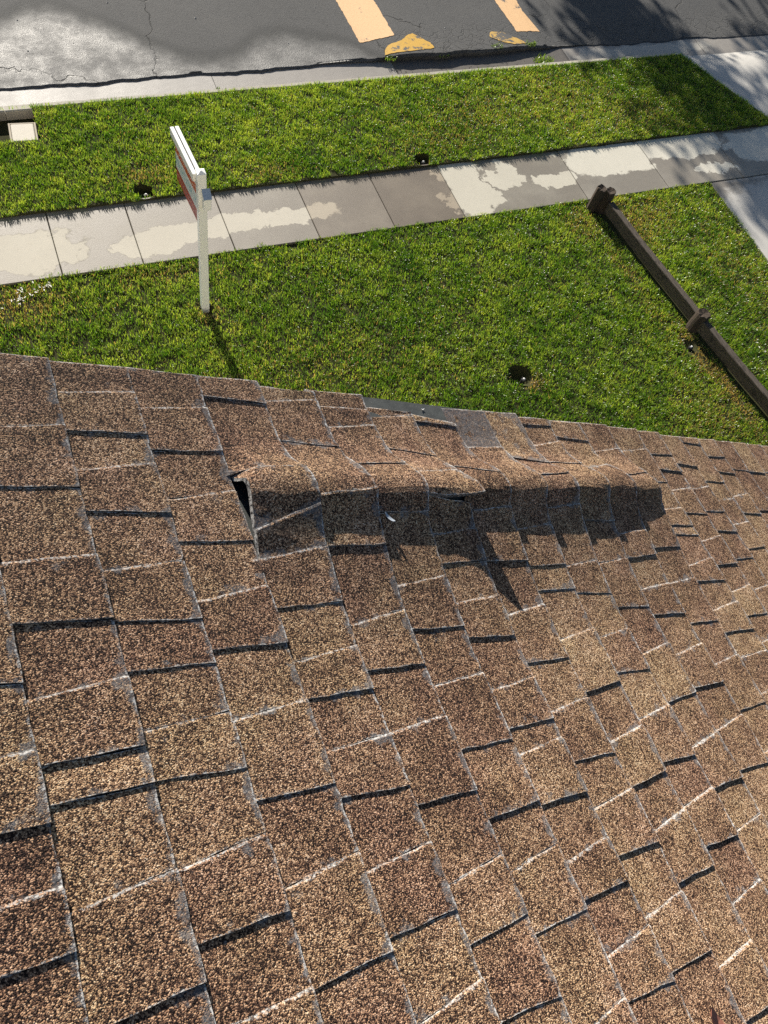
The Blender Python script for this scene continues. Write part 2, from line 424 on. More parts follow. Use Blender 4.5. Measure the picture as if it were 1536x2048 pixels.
for i in range(len(cuts)-1):
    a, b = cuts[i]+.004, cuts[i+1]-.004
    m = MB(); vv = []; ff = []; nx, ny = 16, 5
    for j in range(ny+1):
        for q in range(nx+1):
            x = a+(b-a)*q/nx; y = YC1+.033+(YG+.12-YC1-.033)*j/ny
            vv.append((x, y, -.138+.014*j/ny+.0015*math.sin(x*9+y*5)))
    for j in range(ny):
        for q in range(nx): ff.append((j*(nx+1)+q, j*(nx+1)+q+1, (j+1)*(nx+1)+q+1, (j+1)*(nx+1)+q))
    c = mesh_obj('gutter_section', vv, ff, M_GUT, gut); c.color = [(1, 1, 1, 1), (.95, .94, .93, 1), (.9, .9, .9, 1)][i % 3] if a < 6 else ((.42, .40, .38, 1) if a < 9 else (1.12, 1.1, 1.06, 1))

# sidewalk slabs
walk = MB(); walk.box(X0, X1, YS0+.02, YS1+.02, -.30, -.05); walk = walk.build('sidewalk', M_SOIL)
prop(walk, 'concrete sidewalk of separate slabs with damp stains', kind='structure')
jx = [X0, -10, -8.5, -7, -5.5, -4.05, -2.6, -1.2, .19, 1.165, 2.35, 3.52, 4.63, 5.735, 7.84, 9.36, 10.86, 12.4, 13.9, 15.4, 16.9, 18.4, 20, 21.5, 23, 24.5, X1]
tones = {5: (.97, .95, .92), 12: (.66, .59, .52), 11: (.82, .76, .70), 13: (1.0, .99, .95), 14: (1.12, 1.12, 1.10), 15: (1.16, 1.16, 1.15), 16: (1.16, 1.17, 1.18), 17: (1.16, 1.17, 1.18)}
for i in range(len(jx)-1):
    m = MB(); m.box(jx[i]+.005, jx[i+1]-.005, YS0, YS1+.06, -.10, random.uniform(-.002, .002), .006)
    s = m.build('slab', M_WALK, walk); s.color = tones.get(i, (1, .98, .95))+(1,)

# lawn soil sheets
def pk_bound(y): return 12.32+(y-YS1)*(11.5-12.32)/(YC0-YS1)
def pk_z(x, y):
    z = .030
    for hx, hy in ((1.47, 8.89), (5.55, 8.89)): z -= .15*math.exp(-(((x-hx)**2+(y-hy)**2)/.115**2)**3)
    if -.25 < x < .385 and y > 10.075: z = -.14
    return z
px_ = sorted(set(np.round(np.concatenate([np.arange(X0, 12, .8), np.arange(1.17, 1.78, .03), np.arange(5.25, 5.86, .03), [-.255, -.245, .38, .39, 12.0]]), 3)))
py_ = [YS1, YS1+.001]+list(np.round(np.arange(YS1+.03, 9.25, .03), 3))+[9.5, 9.8, 10.07, 10.08, 10.4, YC0+.008]
vv = []
for j, y in enumerate(py_):
    for x in px_: vv.append((x if x < 10 else 10+(x-10)*(pk_bound(y)-10)/2., y, -.2 if j == 0 else pk_z(x, y)))
nx_ = len(px_)
pk = mesh_obj('parkway', vv, [(j*nx_+i, j*nx_+i+1, j*nx_+nx_+i+1, j*nx_+nx_+i) for j in range(len(py_)-1) for i in range(nx_-1)], M_SOIL)
prop(pk, 'soil of the grass strip between sidewalk and curb', kind='structure')
def yard_z(x, y):
    z = -.028
    for hx, hy, hr, hd in ((5.28, 4.88, .15, .13), (7.90, 4.76, .10, .04), (1.715, 6.76, .09, .05)):
        z -= hd*math.exp(-(((x-hx)**2+(y-hy)**2)/hr**2)**2)
    return z
def fine(lo, hi, cs):
    a = set(np.round(np.arange(lo, hi, 1.0), 3)) | {hi}
    for c_ in cs: a |= set(np.round(np.arange(c_-.3, c_+.3, .03), 3))
    return np.array(sorted(q for q in a if lo <= q <= hi))
fl = grid_sheet('front_yard', fine(X0, 10.16, (5.28, 7.9, 1.715)), fine(-12, YS0+.01, (4.82, 6.76)), yard_z, M_SOIL)
prop(fl, 'soil of the front yard under the grass', kind='structure')

# driveway with its apron to the street
drv = MB(); drv.box(10.2, 20, -8, YS0-.01, -.3, -.06); drv = drv.build('driveway', M_SOIL)
prop(drv, 'pale concrete driveway right of the lawn', kind='structure')
yy = [-8, -5, -2, 1, 3.6, YS0-.012]; xx = [10.16, 13.4, 16.6, 20]
for i in range(3):
    for j in range(5):
        m = MB(); m.box(xx[i]+.004, xx[i+1]-.004, yy[j]+.004, yy[j+1]-.004, -.12, -.004, .005)
        s = m.build('slab', M_DRIVE, drv); s.color = (1, 1.0, 1.0, 1)
# apron slab: rises from gutter to sidewalk, with a curved wing
def apron(x0b, x0t, x1b, x1t, name):
    vv = []; ff = []; n = 10
    for j in range(n+1):
        t = j/n; y = YS1+.064+(YC1+.03-YS1-.064)*t
        z = -.004 if t < .7 else -.004-.125*((t-.7)/.3)**1.6
        a = x0b+(x0t-x0b)*t; b = x1b+(x1t-x1b)*t
        for q in range(9):
            x = a+(b-a)*q/8; up = max(0, 1-(x-a)/.5) if x0b == 12.32 else 0
            vv.append((x, y, z+(.10*up*up*(1 if t > .8 else 0)*((t-.8)/.2 if t > .8 else 0))))
    for j in range(n):
        for q in range(8): ff.append((j*9+q, j*9+q+1, j*9+q+10, j*9+q+9))
    s = mesh_obj(name, vv, ff, M_DRIVE, drv, smooth=True); s.color = (1, 1, 1, 1)
apron(12.32, 11.47, 15.1, 15.1, 'apron_slab'); apron(15.11, 15.11, 18.4, 19.2, 'apron_slab')

# front walk at the left edge of the lawn
fw = MB(); fw.box(-1.9, -.69, -4, 6.83, -.2, .0, .01); fw = fw.build('front_walk', M_WALK); fw.color = (1.15, 1.12, 1.05, 1)
prop(fw, 'pale concrete front walk beside the lawn', kind='structure')

# far side of the street, out of frame
fc = MB(); fc.box(-60, 60, 21.55, 21.7, -.3, .0, .01); fc = fc.build('far_curb', M_CURB); prop(fc, 'curb on the far side of the street', kind='structure')
fg = mesh_obj('far_verge', [(-60, 21.7, -.01), (60, 21.7, -.01), (60, 60, -.01), (-60, 60, -.01)], [(0, 1, 2, 3)], M_SOIL)
prop(fg, 'soil verge on the far side of the street', kind='structure')

# painted crosswalk bars
M_BAR = m_paint('faded_crosswalk_paint', (.66, .42, .215), (.10, .09, .085), .62)
M_YEL = m_paint('old_yellow_paint', (.50, .29, .035), (.08, .075, .07), .53)
M_YEL2 = m_paint('flaked_yellow_paint', (.48, .30, .07), (.075, .073, .07), .47)
def marking(name, poly, mat, lift, label, cat):
    # fan of a subdivided polygon laid on the street surface
    c = np.mean(poly, 0); vv = []; ff = []; P = []
    for i in range(len(poly)):
        a = np.array(poly[i]); b = np.array(poly[(i+1) % len(poly)])
        n = max(2, int(np.hypot(*(b-a))/.04))
        for q in range(n):
            p = a+(b-a)*q/n; P.append(p+rng.normal(0, .006, 2))
    rings = 8; n = len(P)
    for r in range(rings+1):
        for p in P:
            q = c+(p-c)*(1-r/rings*.999); vv.append((q[0], q[1], street_z(q[0], q[1])+lift))
    for r in range(rings):
        for i in range(n):
            j = (i+1) % n; ff.append((r*n+i, r*n+j, r*n+n+j, r*n+n+i))
    o = mesh_obj(name, vv, ff, mat); prop(o, label, cat, 'road markings', None); return o
marking('crosswalk_bar', [(5.66, 11.80), (6.30, 11.88), (6.36, 15.5), (5.62, 15.5)], M_BAR, .005, 'wide faded orange painted bar on the asphalt, left of two', 'road marking')
marking('crosswalk_bar', [(8.62, 11.80), (9.10, 11.79), (9.02, 12.3), (9.12, 13.2), (9.16, 15.5), (8.60, 15.5)], M_BAR, .005, 'narrower chipped orange painted bar on the asphalt, right of two', 'road marking')
marking('yellow_patch', [(5.95, 11.42), (6.50, 11.43), (6.86, 11.46), (6.84, 11.62), (6.72, 11.80), (6.64, 11.90), (6.52, 11.86), (6.44, 11.78), (6.30, 11.70), (6.12, 11.66), (6.00, 11.54)], M_YEL, .006, 'solid old yellow paint patch at the broken asphalt edge below the left bar', 'road marking')
marking('yellow_patch', [(8.02, 11.68), (8.10, 11.82), (8.32, 11.80), (8.52, 11.62), (8.66, 11.46), (8.42, 11.43), (8.22, 11.50)], M_YEL2, .006, 'worn broken yellow paint patch near the weeds and the right bar', 'road marking')

# ------------------------------------------------------------------ house under the roof
TH = 0.47265433; D = 1.0675239779916823; U0, DU = 0.33968465, 0.13395484
S = np.array([math.cos(TH), 0, -math.sin(TH)]); N = np.array([math.sin(TH), 0, math.cos(TH)]); VY = np.array([0, 1., 0])
O = CAM - D*N
LINE = {n: float(n) for n in range(-40, 60)}
for n_, p_ in {12: 12.1, 13: 13.2, 14: 14.45, 15: 15.45, 16: 16.42, 17: 17.4, 18: 18.35}.items(): LINE[n_] = p_
for n_ in range(19, 60): LINE[n_] = 18.35+(n_-18)*.98
def ku(k): return (U0+DU*k)*D
def RP(u, v, h): return O + u*S + v*VY + h*N
house = empty('house', (0, 0, 0))
prop(house, 'house with worn brown asphalt shingle roof buckled into a ridge', 'house')
RAKE = .974; uE = ku(LINE[30]); uR = ku(-20.0)
roof_top = RP(uR, 0, 0); eave = RP(uE, 0, 0)
# deck
vv = []
for u in (uR, uE):
    for v_ in (-9.0, RAKE-.012):
        for h in (-.05, -.004): vv.append(RP(u, v_, h))
deck = mesh_obj('roof', vv, [(0, 1, 3, 2), (4, 6, 7, 5), (0, 4, 5, 1), (2, 3, 7, 6), (1, 5, 7, 3), (0, 2, 6, 4)], M_FELT, house)
# other slope of the roof
xr, zr = roof_top[0], roof_top[2]
vv = []
L2 = 4.6
for s_ in (0, L2):
    for y in (-9, RAKE-.012):
        for h in (-.05, .004): vv.append((xr-s_*math.cos(TH)-h*math.sin(TH)*0, y, zr-s_*math.sin(TH)+h))
mesh_obj('roof', vv, [(0, 2, 3, 1), (4, 5, 7, 6), (0, 1, 5, 4), (2, 6, 7, 3), (1, 3, 7, 5), (0, 4, 6, 2)], M_FELT, house)
# walls: gable end and sides
xl = xr-L2*math.cos(TH)+.4; xrt = eave[0]-.4
wz = eave[2]-.08+.4*math.tan(TH)
zl = zr-.08-(xr-xl)*math.tan(TH)
for nm, poly in (('gable_wall', [(xl, -.1), (xrt, -.1), (xrt, wz-.02), (xr, zr-.10), (xl, zl-.02)]),):
    n = len(poly); vv = [(x, .62, z) for x, z in poly]+[(x, .47, z) for x, z in poly]
    mesh_obj(nm, vv, [tuple(range(n)), tuple(range(2*n-1, n-1, -1))]+[(i, n+i, n+(i+1) % n, (i+1) % n) for i in range(n)], M_STUCCO, house)
m = MB(); m.box(xrt-.15, xrt, -9, .465, -.1, wz-.03); m.build('side_wall', M_STUCCO, house)
m = MB(); m.box(xl, xl+.15, -9, .465, -.1, zl-.03); m.build('side_wall', M_STUCCO, house)
# rake board and eave board
vv = []
for u in (uR, uE):
    for v_ in (RAKE-.055, RAKE-.015):
        for h in (-.24, -.055): vv.append(RP(u, v_, h))
mesh_obj('rake_board', vv, [(0, 1, 3, 2), (4, 6, 7, 5), (0, 4, 5, 1), (2, 3, 7, 6), (1, 5, 7, 3), (0, 2, 6, 4)], M_TRIM, house)
vv = []
for u in (uE-.045, uE-.005):
    for v_ in (-9, RAKE-.06):
        for h in (-.24, -.055): vv.append(RP(u, v_, h))
mesh_obj('eave_board', vv, [(0, 1, 3, 2), (4, 6, 7, 5), (0, 4, 5, 1), (2, 3, 7, 6), (1, 5, 7, 3), (0, 2, 6, 4)], M_TRIM, house)

# ------------------------------------------------------------------ shingles
EDGES={-1:[(0.407,0.392,'D'),(0.299,0.302,'W'),(0.214,0.207,'D'),(0.132,0.131,'W'),(0.061,0.058,'D')],
0:[(0.816,0.831,'W'),(0.707,0.704,'D'),(0.576,0.583,'W'),(0.481,0.472,'D'),(0.369,0.382,'W'),(0.279,0.277,'D'),(0.228,0.224,'D'),(0.1,0.11,'W'),(-0.027,-0.029,'D')],
1:[(0.902,0.915,'W'),(0.821,0.819,'D'),(0.742,0.759,'W'),(0.663,0.656,'D'),(0.556,0.566,'W'),(0.47,0.457,'D'),(0.39,0.381,'D'),(0.299,0.303,'W'),(0.227,0.213,'D'),(0.107,0.119,'W'),(0.016,0.012,'D'),(-0.086,-0.086,'W')],
2:[(0.881,0.896,'W'),(0.788,0.791,'D'),(0.686,0.705,'W'),(0.602,0.596,'D'),(0.49,0.508,'W'),(0.405,0.398,'D'),(0.288,0.298,'W'),(0.165,0.157,'D'),(0.039,0.052,'W'),(-0.091,-0.091,'D')],
3:[(0.925,0.918,'D'),(0.611,0.65,'W'),(0.559,0.571,'W'),(0.465,0.461,'D'),(0.364,0.376,'W'),(0.297,0.293,'D'),(0.208,0.211,'W'),(0.134,0.118,'D'),(0.02,0.028,'W'),(-0.075,-0.08,'D'),(-0.191,-0.18,'W')],
4:[(0.931,0.947,'W'),(0.827,0.815,'D'),(0.665,0.676,'W'),(0.571,0.564,'D'),(0.415,0.432,'W'),(0.326,0.319,'D'),(0.211,0.218,'W'),(0.087,0.078,'D'),(-0.044,-0.033,'W'),(-0.134,-0.133,'D'),(-0.243,-0.259,'D')],
5:[(0.933,0.935,'W'),(0.875,0.891,'W'),(0.754,0.758,'D'),(0.632,0.631,'D'),(0.48,0.493,'W'),(0.39,0.38,'D'),(0.275,0.281,'W'),(0.15,0.142,'D'),(0.025,0.022,'D'),(-0.066,-0.054,'W'),(-0.165,-0.172,'D'),(-0.325,-0.313,'W')],
6:[(0.918,0.932,'W'),(0.828,0.8,'D'),(0.729,0.738,'W'),(0.584,0.598,'W'),(0.52,0.518,'D'),(0.432,0.439,'W'),(0.357,0.344,'D'),(0.242,0.251,'W'),(0.162,0.157,'D'),(0.111,0.119,'W'),(0.015,0.006,'D'),(-0.092,-0.082,'W'),(-0.158,-0.165,'D'),(-0.253,-0.244,'W'),(-0.324,-0.342,'D')],
7:[(0.917,0.908,'D'),(0.76,0.73,'D'),(0.636,0.646,'W'),(0.519,0.512,'D'),(0.392,0.406,'W'),(0.282,0.272,'D'),(0.17,0.182,'W'),(0.067,0.054,'D'),(-0.029,-0.02,'W'),(-0.12,-0.133,'D'),(-0.237,-0.227,'W'),(-0.33,-0.341,'D')],
8:[(0.847,0.853,'W'),(0.591,0.604,'W'),(0.501,0.496,'D'),(0.439,0.433,'D'),(0.317,0.331,'W'),(0.19,0.194,'D'),(0.077,0.089,'W'),(-0.021,-0.018,'D'),(-0.115,-0.101,'W'),(-0.214,-0.222,'D'),(-0.374,-0.37,'W'),(-0.467,-0.478,'D')],
9:[(0.817,0.795,'D'),(0.727,0.739,'D'),(0.644,0.652,'W'),(0.493,0.503,'W'),(0.424,0.41,'D'),(0.305,0.316,'W'),(0.215,0.205,'D'),(0.101,0.114,'W'),(0.002,-0.012,'D'),(-0.099,-0.087,'W'),(-0.185,-0.197,'D'),(-0.302,-0.291,'W')],
10:[(0.946,0.946,'D'),(0.87,0.895,'W'),(0.807,0.797,'D'),(0.612,0.604,'D'),(0.494,0.502,'W'),(0.374,0.361,'D'),(0.244,0.259,'W'),(0.117,0.122,'D'),(0.004,0.017,'W'),(-0.092,-0.098,'D'),(-0.19,-0.184,'W')],
11:[(0.913,0.902,'D'),(0.777,0.809,'W'),(0.57,0.582,'W'),(0.501,0.503,'D'),(0.412,0.419,'W'),(0.339,0.324,'D'),(0.222,0.237,'W'),(0.132,0.124,'D'),(0.018,0.035,'W'),(-0.081,-0.096,'D')],
12:[(0.868,0.889,'W'),(0.748,0.771,'D'),(0.525,0.524,'D'),(0.419,0.427,'W'),(0.297,0.288,'D'),(0.172,0.185,'W'),(0.042,0.041,'D')],
13:[(0.881,0.899,'W'),(0.765,0.764,'D'),(0.661,0.669,'W'),(0.608,0.601,'D'),(0.576,0.565,'D'),(0.465,0.487,'W'),(0.415,0.404,'D'),(0.319,0.336,'W'),(0.25,0.241,'D'),(0.172,0.173,'W'),(0.063,0.075,'W')],
14:[(0.88,0.879,'D'),(0.818,0.808,'D'),(0.736,0.749,'W'),(0.651,0.642,'D'),(0.545,0.561,'W'),(0.46,0.456,'D'),(0.366,0.382,'W'),(0.284,0.279,'D'),(0.197,0.209,'W')],
15:[(0.847,0.836,'D'),(0.743,0.757,'W'),(0.658,0.65,'D'),(0.58,0.572,'D'),(0.471,0.471,'D'),(0.361,0.372,'W')],
16:[(0.946,0.939,'D'),(0.779,0.774,'D'),(0.699,0.71,'W'),(0.601,0.612,'W'),(0.506,0.51,'D')],
17:[(0.89,0.892,'D'),(0.824,0.816,'D'),(0.716,0.732,'W'),(0.648,0.638,'D')],
18:[(0.843,0.833,'D'),(0.658,0.653,'D')],
19:[(0.834,0.826,'D')]}
BK_ = [3, 4, 5, 6, 7, 8, 9, 10, 11, 12, 12.8, 13.3]; BA_ = [.045, .058, .065, .070, .068, .069, .070, .071, .074, .066, .058, .053]
VK_ = [3, 4, 5, 6, 7, 8, 10, 12, 13.3]; VC_ = [.70, .682, .684, .685, .69, .695, .70, .71, .715]
FR_ = ([0, .015, .03, .045, .08, .12, .17, .22, .28, .35], [1, .97, .80, .64, .46, .36, .25, .15, .06, 0])
FL_ = ([0, .015, .03, .057, .09, .12, .17, .22, .30], [1, .98, .84, .60, .46, .39, .27, .15, .02])
BB_ = ([0, .02, .055, .095, .135, .18], [1, .97, .70, .27, .06, 0])
def buckle(k, v):      # height of the buckled ridge above the roof plane
    a = np.interp(k, BK_, BA_); d = np.interp(k, VK_, VC_) - v
    if d < 0: return float(a*np.interp(-d/np.interp(k, [3, 3.1, 3.3, 4.2], [.17, .5, .9, 1.05]), *BB_))
    q = min(max((k-5)/1.2, 0), 1)
    q3 = min(max((4.3-k)/1.0, 0), 1); fl = np.interp(d, *FL_)*(1-q3)+np.interp(d, [0, .02, .05, .075, .13, .19], [1, .97, .74, .56, .16, 0])*q3
    return float(a*(fl*(1-q)+np.interp(d, *FR_)*q))

class Sheet:
    def __init__(s): s.v = []; s.f = []; s.mi = []; s.e = []      # e: per loop (dl,dr,db,rnd,grey,0)
    def piece(s, c, a0, a1, b0, b1, hf, hn, nu, nv, rnd, grey=0., raised=False, lift=None, kend=None, s0=None, wf=0.):
        """one shingle tab: far side v a0(line c)..a1(butt), near side v b0..b1"""
        base = len(s.v); k0, k1 = LINE[c], LINE[c+1] if kend is None else kend
        jit = lambda q: random.uniform(-q, q)
        P = np.zeros((nu+1, nv+1, 3)); info = {}
        sst = (-.12 if s0 is None else s0)
        for i in range(nu+1):
            t = sst+(1-sst)*i/nu; k = k0+(k1-k0)*t
            va, vb = a0+(a1-a0)*max(t, 0), b0+(b1-b0)*max(t, 0)
            for j in range(nv+1):
                q = j/nv
                if wf > .5 and nv > 3: q = 0. if j == 0 else (.0045/abs(a0-b0) if j == 1 else .0045/abs(a0-b0)+(1-.0045/abs(a0-b0))*(j-1)/(nv-1))
                v = va+(vb-va)*q; kk = k
                if j == 0 and 0 < i: v += jit(.0016)
                if j == nv and 0 < i: v += jit(.0016)
                if i == nu: kk = k+jit(.012)
                lev = hf+(hn-hf)*(q*q*(3-2*q))
                h = .002+.005*max(t, -.1)+lev+jit(.0004)
                if i == nu: h += abs(jit(.0012))
                if wf > .5 and j == 0: h -= random.uniform(.0012, .0030)
                if raised: h += buckle(kk, v)
                if lift is not None: h += lift(t, q)
                P[i, j] = RP(ku(kk), v, h); info[(i, j)] = ((va-vb)*q, (va-vb)*(1-q), (ku(k1)-ku(k)))
        idx = {}
        for i in range(nu+1):
            for j in range(nv+1): idx[(i, j)] = len(s.v); s.v.append(P[i, j])
        def ei(i, j): return info[(i, j)]+(rnd, grey, wf)
        for i in range(nu):
            for j in range(nv):
                q = [(i, j), (i, j+1), (i+1, j+1), (i+1, j)]
                s.f.append(tuple(idx[x] for x in q)); s.mi.append(0); s.e += [ei(*x) for x in q]
        # cut edges
        dep = .0105 if raised else .0085
        per = [(i, 0) for i in range(nu+1)]+[(nu, j) for j in range(1, nv+1)]+[(i, nv) for i in range(nu-1, -1, -1)]
        if s0 is not None: per += [(0, j) for j in range(nv-1, 0, -1)]+[(0, 0)]
        b = len(s.v)
        for x in per: s.v.append(s.v[idx[x]])
        for x in per: s.v.append(s.v[idx[x]]-N*dep)
        n = len(per)
        for i in range(n-1):
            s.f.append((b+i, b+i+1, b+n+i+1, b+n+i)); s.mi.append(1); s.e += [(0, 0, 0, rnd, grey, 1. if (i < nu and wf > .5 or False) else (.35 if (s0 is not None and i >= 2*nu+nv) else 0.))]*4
    def build(s, name, parent):
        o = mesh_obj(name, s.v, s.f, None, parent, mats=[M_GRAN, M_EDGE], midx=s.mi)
        me = o.data; E = np.array(s.e, dtype=np.float32)
        for nm, a in (('e1', 0), ('e2', 2), ('e3', 4)):
            uv = me.uv_layers.new(name=nm); uv.data.foreach_set('uv', np.ascontiguousarray(E[:, a:a+2]).ravel())
        return o

def cam_px(P):
    c = RC @ (np.asarray(P)-CAM)
    return 768+1607.13*c[0]/c[2], 1024+1607.13*c[1]/c[2], c[2]
def in_view(c, a, b):
    for k in (LINE[c], LINE[c+1]):
        for v in (a, (a+b)/2, b):
            x, y, z = cam_px(RP(ku(k), v, .01))
            if z > 0 and -10 < x < 1546 and -10 < y < 2058: return True
    return False

extra = Sheet(); n_single = 0
VMIN = -1.6
EDGES[6] = sorted(EDGES[6]+[(.664, .650, 'D')], key=lambda e: -e[0]); EDGES[3] = sorted(EDGES[3]+[(.735, .74, 'W')], key=lambda e: -e[0])
for c in range(-9, 30):
    ed = list(EDGES.get(c, []))
    # fill what lies outside the photograph with tabs of the same kind
    ed.sort(key=lambda e: -e[0]); full = []; cur = RAKE; last = 'W'
    def fill(top, bot):
        global last
        v = top
        while v-bot > .30 if ed else v-bot > .16:
            v -= random.uniform(.10, .17)
            if v-bot < .07: break
            last = 'D' if last == 'W' else 'W'
            full.append((v, v+random.uniform(-.008, .008), last))
    for e_ in ed:
        fill(min(cur, RAKE), max(e_[0], e_[1])); full.append(e_); last = e_[2]; cur = min(e_[0], e_[1])
    ed2, ed = ed, []
    fill(cur, VMIN); full.append((VMIN, VMIN, 'E'))
    rk = RAKE+random.uniform(-.005, .005)
    rows = [(rk, rk+random.uniform(-.003, .003), 'R')]+full
    for i in range(len(rows)-1):
        A, B = rows[i], rows[i+1]
        HI = random.uniform(.0016, .0042); MID = .0022
        hf = {'D': random.uniform(0, .0006), 'W': HI, 'R': .003}[A[2]]
        hn = {'D': HI+.0006, 'W': random.uniform(0, .0006), 'E': .002}[B[2]]
        a0, a1, b0, b1 = A[0], A[1], B[0], B[1]
        grey = 0.; rnd = random.random()
        # the strip torn off at the rake, and the scuffed tab beside it
        if i == 0 and c in (6, 7):
            a0, a1 = (.945, .941) if c == 6 else (.940, .919); hf = .003
            if a0-b0 < .02: continue
        if i == 0 and c in (8, 9): grey = .9 if c == 8 else .5
        if c == 3 and .55 < (a0+b0)/2 < .75: grey = .2
        vis = in_view(c, a0, b0)
        mid = (a0+b0)/2
        raised = 3 <= c <= 12 and min(b0, b1) < .92 and max(a0, a1) > .33
        s0 = .022 if (c == 3 and raised and .555 < mid < .80) else None
        lift = None
        if c == 6 and b0 > .62 and a0 < .76 and raised:      # stiff tab standing off the ridge
            lift = lambda t, q: .048*q**2*(.12+.88*max(0, t)**2)
        wdt = a0-b0
        if raised: nu, nv = 5, max(4, int(wdt/.012))
        else: nu, nv = 4, max(4, int(wdt/.03))
        if vis and n_single < 300:
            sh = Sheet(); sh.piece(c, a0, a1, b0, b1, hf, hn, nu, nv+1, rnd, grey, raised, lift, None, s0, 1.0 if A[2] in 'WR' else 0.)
            sh.build('shingle', deck); n_single += 1
        else:
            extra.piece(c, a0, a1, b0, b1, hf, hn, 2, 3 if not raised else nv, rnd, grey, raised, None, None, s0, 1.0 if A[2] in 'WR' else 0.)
xo = extra.build('shingles', deck); xo['kind'] = 'stuff'
# added felt sheet under the ridge, blocking light leaks between the tabs
vv = []; ff = []; nk, nv_ = 40, 40
for i in range(nk+1):
    k = 3.35+(LINE[13]-.15-3.35)*i/nk
    for j in range(nv_+1):
        v = .36+.52*j/nv_; vv.append(RP(ku(k), v, max(buckle(k, v)-.010, -.003)))
for i in range(nk):
    for j in range(nv_): a = i*(nv_+1)+j; ff.append((a, a+1, a+nv_+2, a+nv_+1))
mesh_obj('underlayment', vv, ff, M_FELT, deck)
# bare felt at the torn rake strip, with a scrap of paper stuck to it
vv = []; ff = []
for i in range(17):
    k = 5.9+(8.45-5.9)*i/16
    for j in range(5): vv.append(RP(ku(k), .905+(RAKE+.001-.905)*j/4, .0035+random.uniform(0, .0006)))
for i in range(16):
    for j in range(4): a = i*5+j; ff.append((a, a+1, a+6, a+5))
mesh_obj('underlayment', vv, ff, M_FELT, deck)
# ------------------------------------------------------------------ sale sign
M_SIGNW = M_WHITE
def m_sign():
    t = NT('sign_print'); p = t.n('TexCoord').outputs['Object']; x, y, z = t.xyz(p)
    q = t.math('DIVIDE', t.math('SUBTRACT', z, 1.27), .56)          # 0 bottom .. 1 top
    n = t.noise(p, 26, 2); n2 = t.noise(p, 60, 2)
    c = t.ramp(q, [(0, (.36, .03, .03)), (.30, (.62, .66, .66)), (.63, (.80, .80, .78)), (.66, (.48, .055, .02)), (.88, (.80, .80, .78))], 'CONSTANT')
    mid = t.math('MULTIPLY', t.math('COMPARE', q, .47, .09), t.sstep(n, .50, .56))
    c = t.mix(t.math('MULTIPLY', mid, .7), c, (.20, .42, .45))
    up = t.math('MULTIPLY', t.math('COMPARE', q, .79, .07), t.sstep(n2, .54, .60))
    c = t.mix(t.math('MULTIPLY', up, .8), c, (.80, .76, .72))
    lo = t.math('MULTIPLY', t.math('COMPARE', q, .15, .07), t.sstep(n2, .56, .62))
    c = t.mix(t.math('MULTIPLY', lo, .6), c, (.75, .6, .58))
    return t.set(c, .4, .4)
SX, SY = 1.715, 6.83
sign = empty('yard_sign', (SX, SY, -.03)); prop(sign, 'white wooden sale sign post with red and white hanging panel', 'sign')
def sbuild(m, name, mat, rz=0):
    o = m.build(name, mat, sign); return o
m = MB(); m.box(SX-.046, SX+.046, SY-.046, SY+.046, -.25, 1.985, .004)
b = len(m.v); m.add([(SX-.046, SY-.046, 1.985), (SX+.046, SY-.046, 1.985), (SX+.046, SY+.046, 1.985), (SX-.046, SY+.046, 1.985), (SX, SY, 2.005)], [(0, 1, 4), (1, 2, 4), (2, 3, 4), (3, 0, 4)])
post = sbuild(m, 'post', M_WHITE)
RM = Matrix.Translation((SX-.022, SY, 0)) @ Matrix.Rotation(math.radians(3.6), 4, 'Z')
m = MB(); m.box(-.048, -.006, .05, .80, 1.83, 1.925, .005, RM); sbuild(m, 'arm_board', M_WHITE)
m = MB(); m.box(.006, .048, .05, .80, 1.83, 1.925, .005, RM); sbuild(m, 'arm_board', M_WHITE)
m = MB(); m.box(-.0055, .0055, .05, .79, 1.84, 1.895, 0, RM); sbuild(m, 'arm_filler', M_FELT)
m = MB(); m.box(-.010, .010, .075, .775, 1.27, 1.83, .003, RM); sbuild(m, 'sign_panel', m_sign())
for yy_ in (.16, .68):
    m = MB(); m.tube([RM @ Vector((0, yy_, 1.80)), RM @ Vector((0, yy_, 1.85))], .006, 6); sbuild(m, 'hanger', M_FELT)
# brochure box with sloping lid on the house side
t_ = NT('sky_tinted_lid'); t_.set((.22, .29, .40), .15, .6); M_LID = t_.m  # blue of the reflected sky is put into the lid's base colour
m = MB(); m.box(SX-.008, SX+.072, SY-.125, SY-.048, 1.58, 1.74, .006); bb = sbuild(m, 'brochure_box', M_WHITE)
m = MB(); m.add([(SX-.012, SY-.135, 1.735), (SX+.077, SY-.135, 1.735), (SX+.077, SY-.047, 1.80), (SX-.012, SY-.047, 1.80), (SX-.012, SY-.135, 1.743), (SX+.077, SY-.135, 1.743), (SX+.077, SY-.047, 1.808), (SX-.012, SY-.047, 1.808)],
      [(3, 2, 1, 0), (4, 5, 6, 7), (0, 1, 5, 4), (1, 2, 6, 5), (2, 3, 7, 6), (3, 0, 4, 7)])
m.build('lid', M_LID, bb)

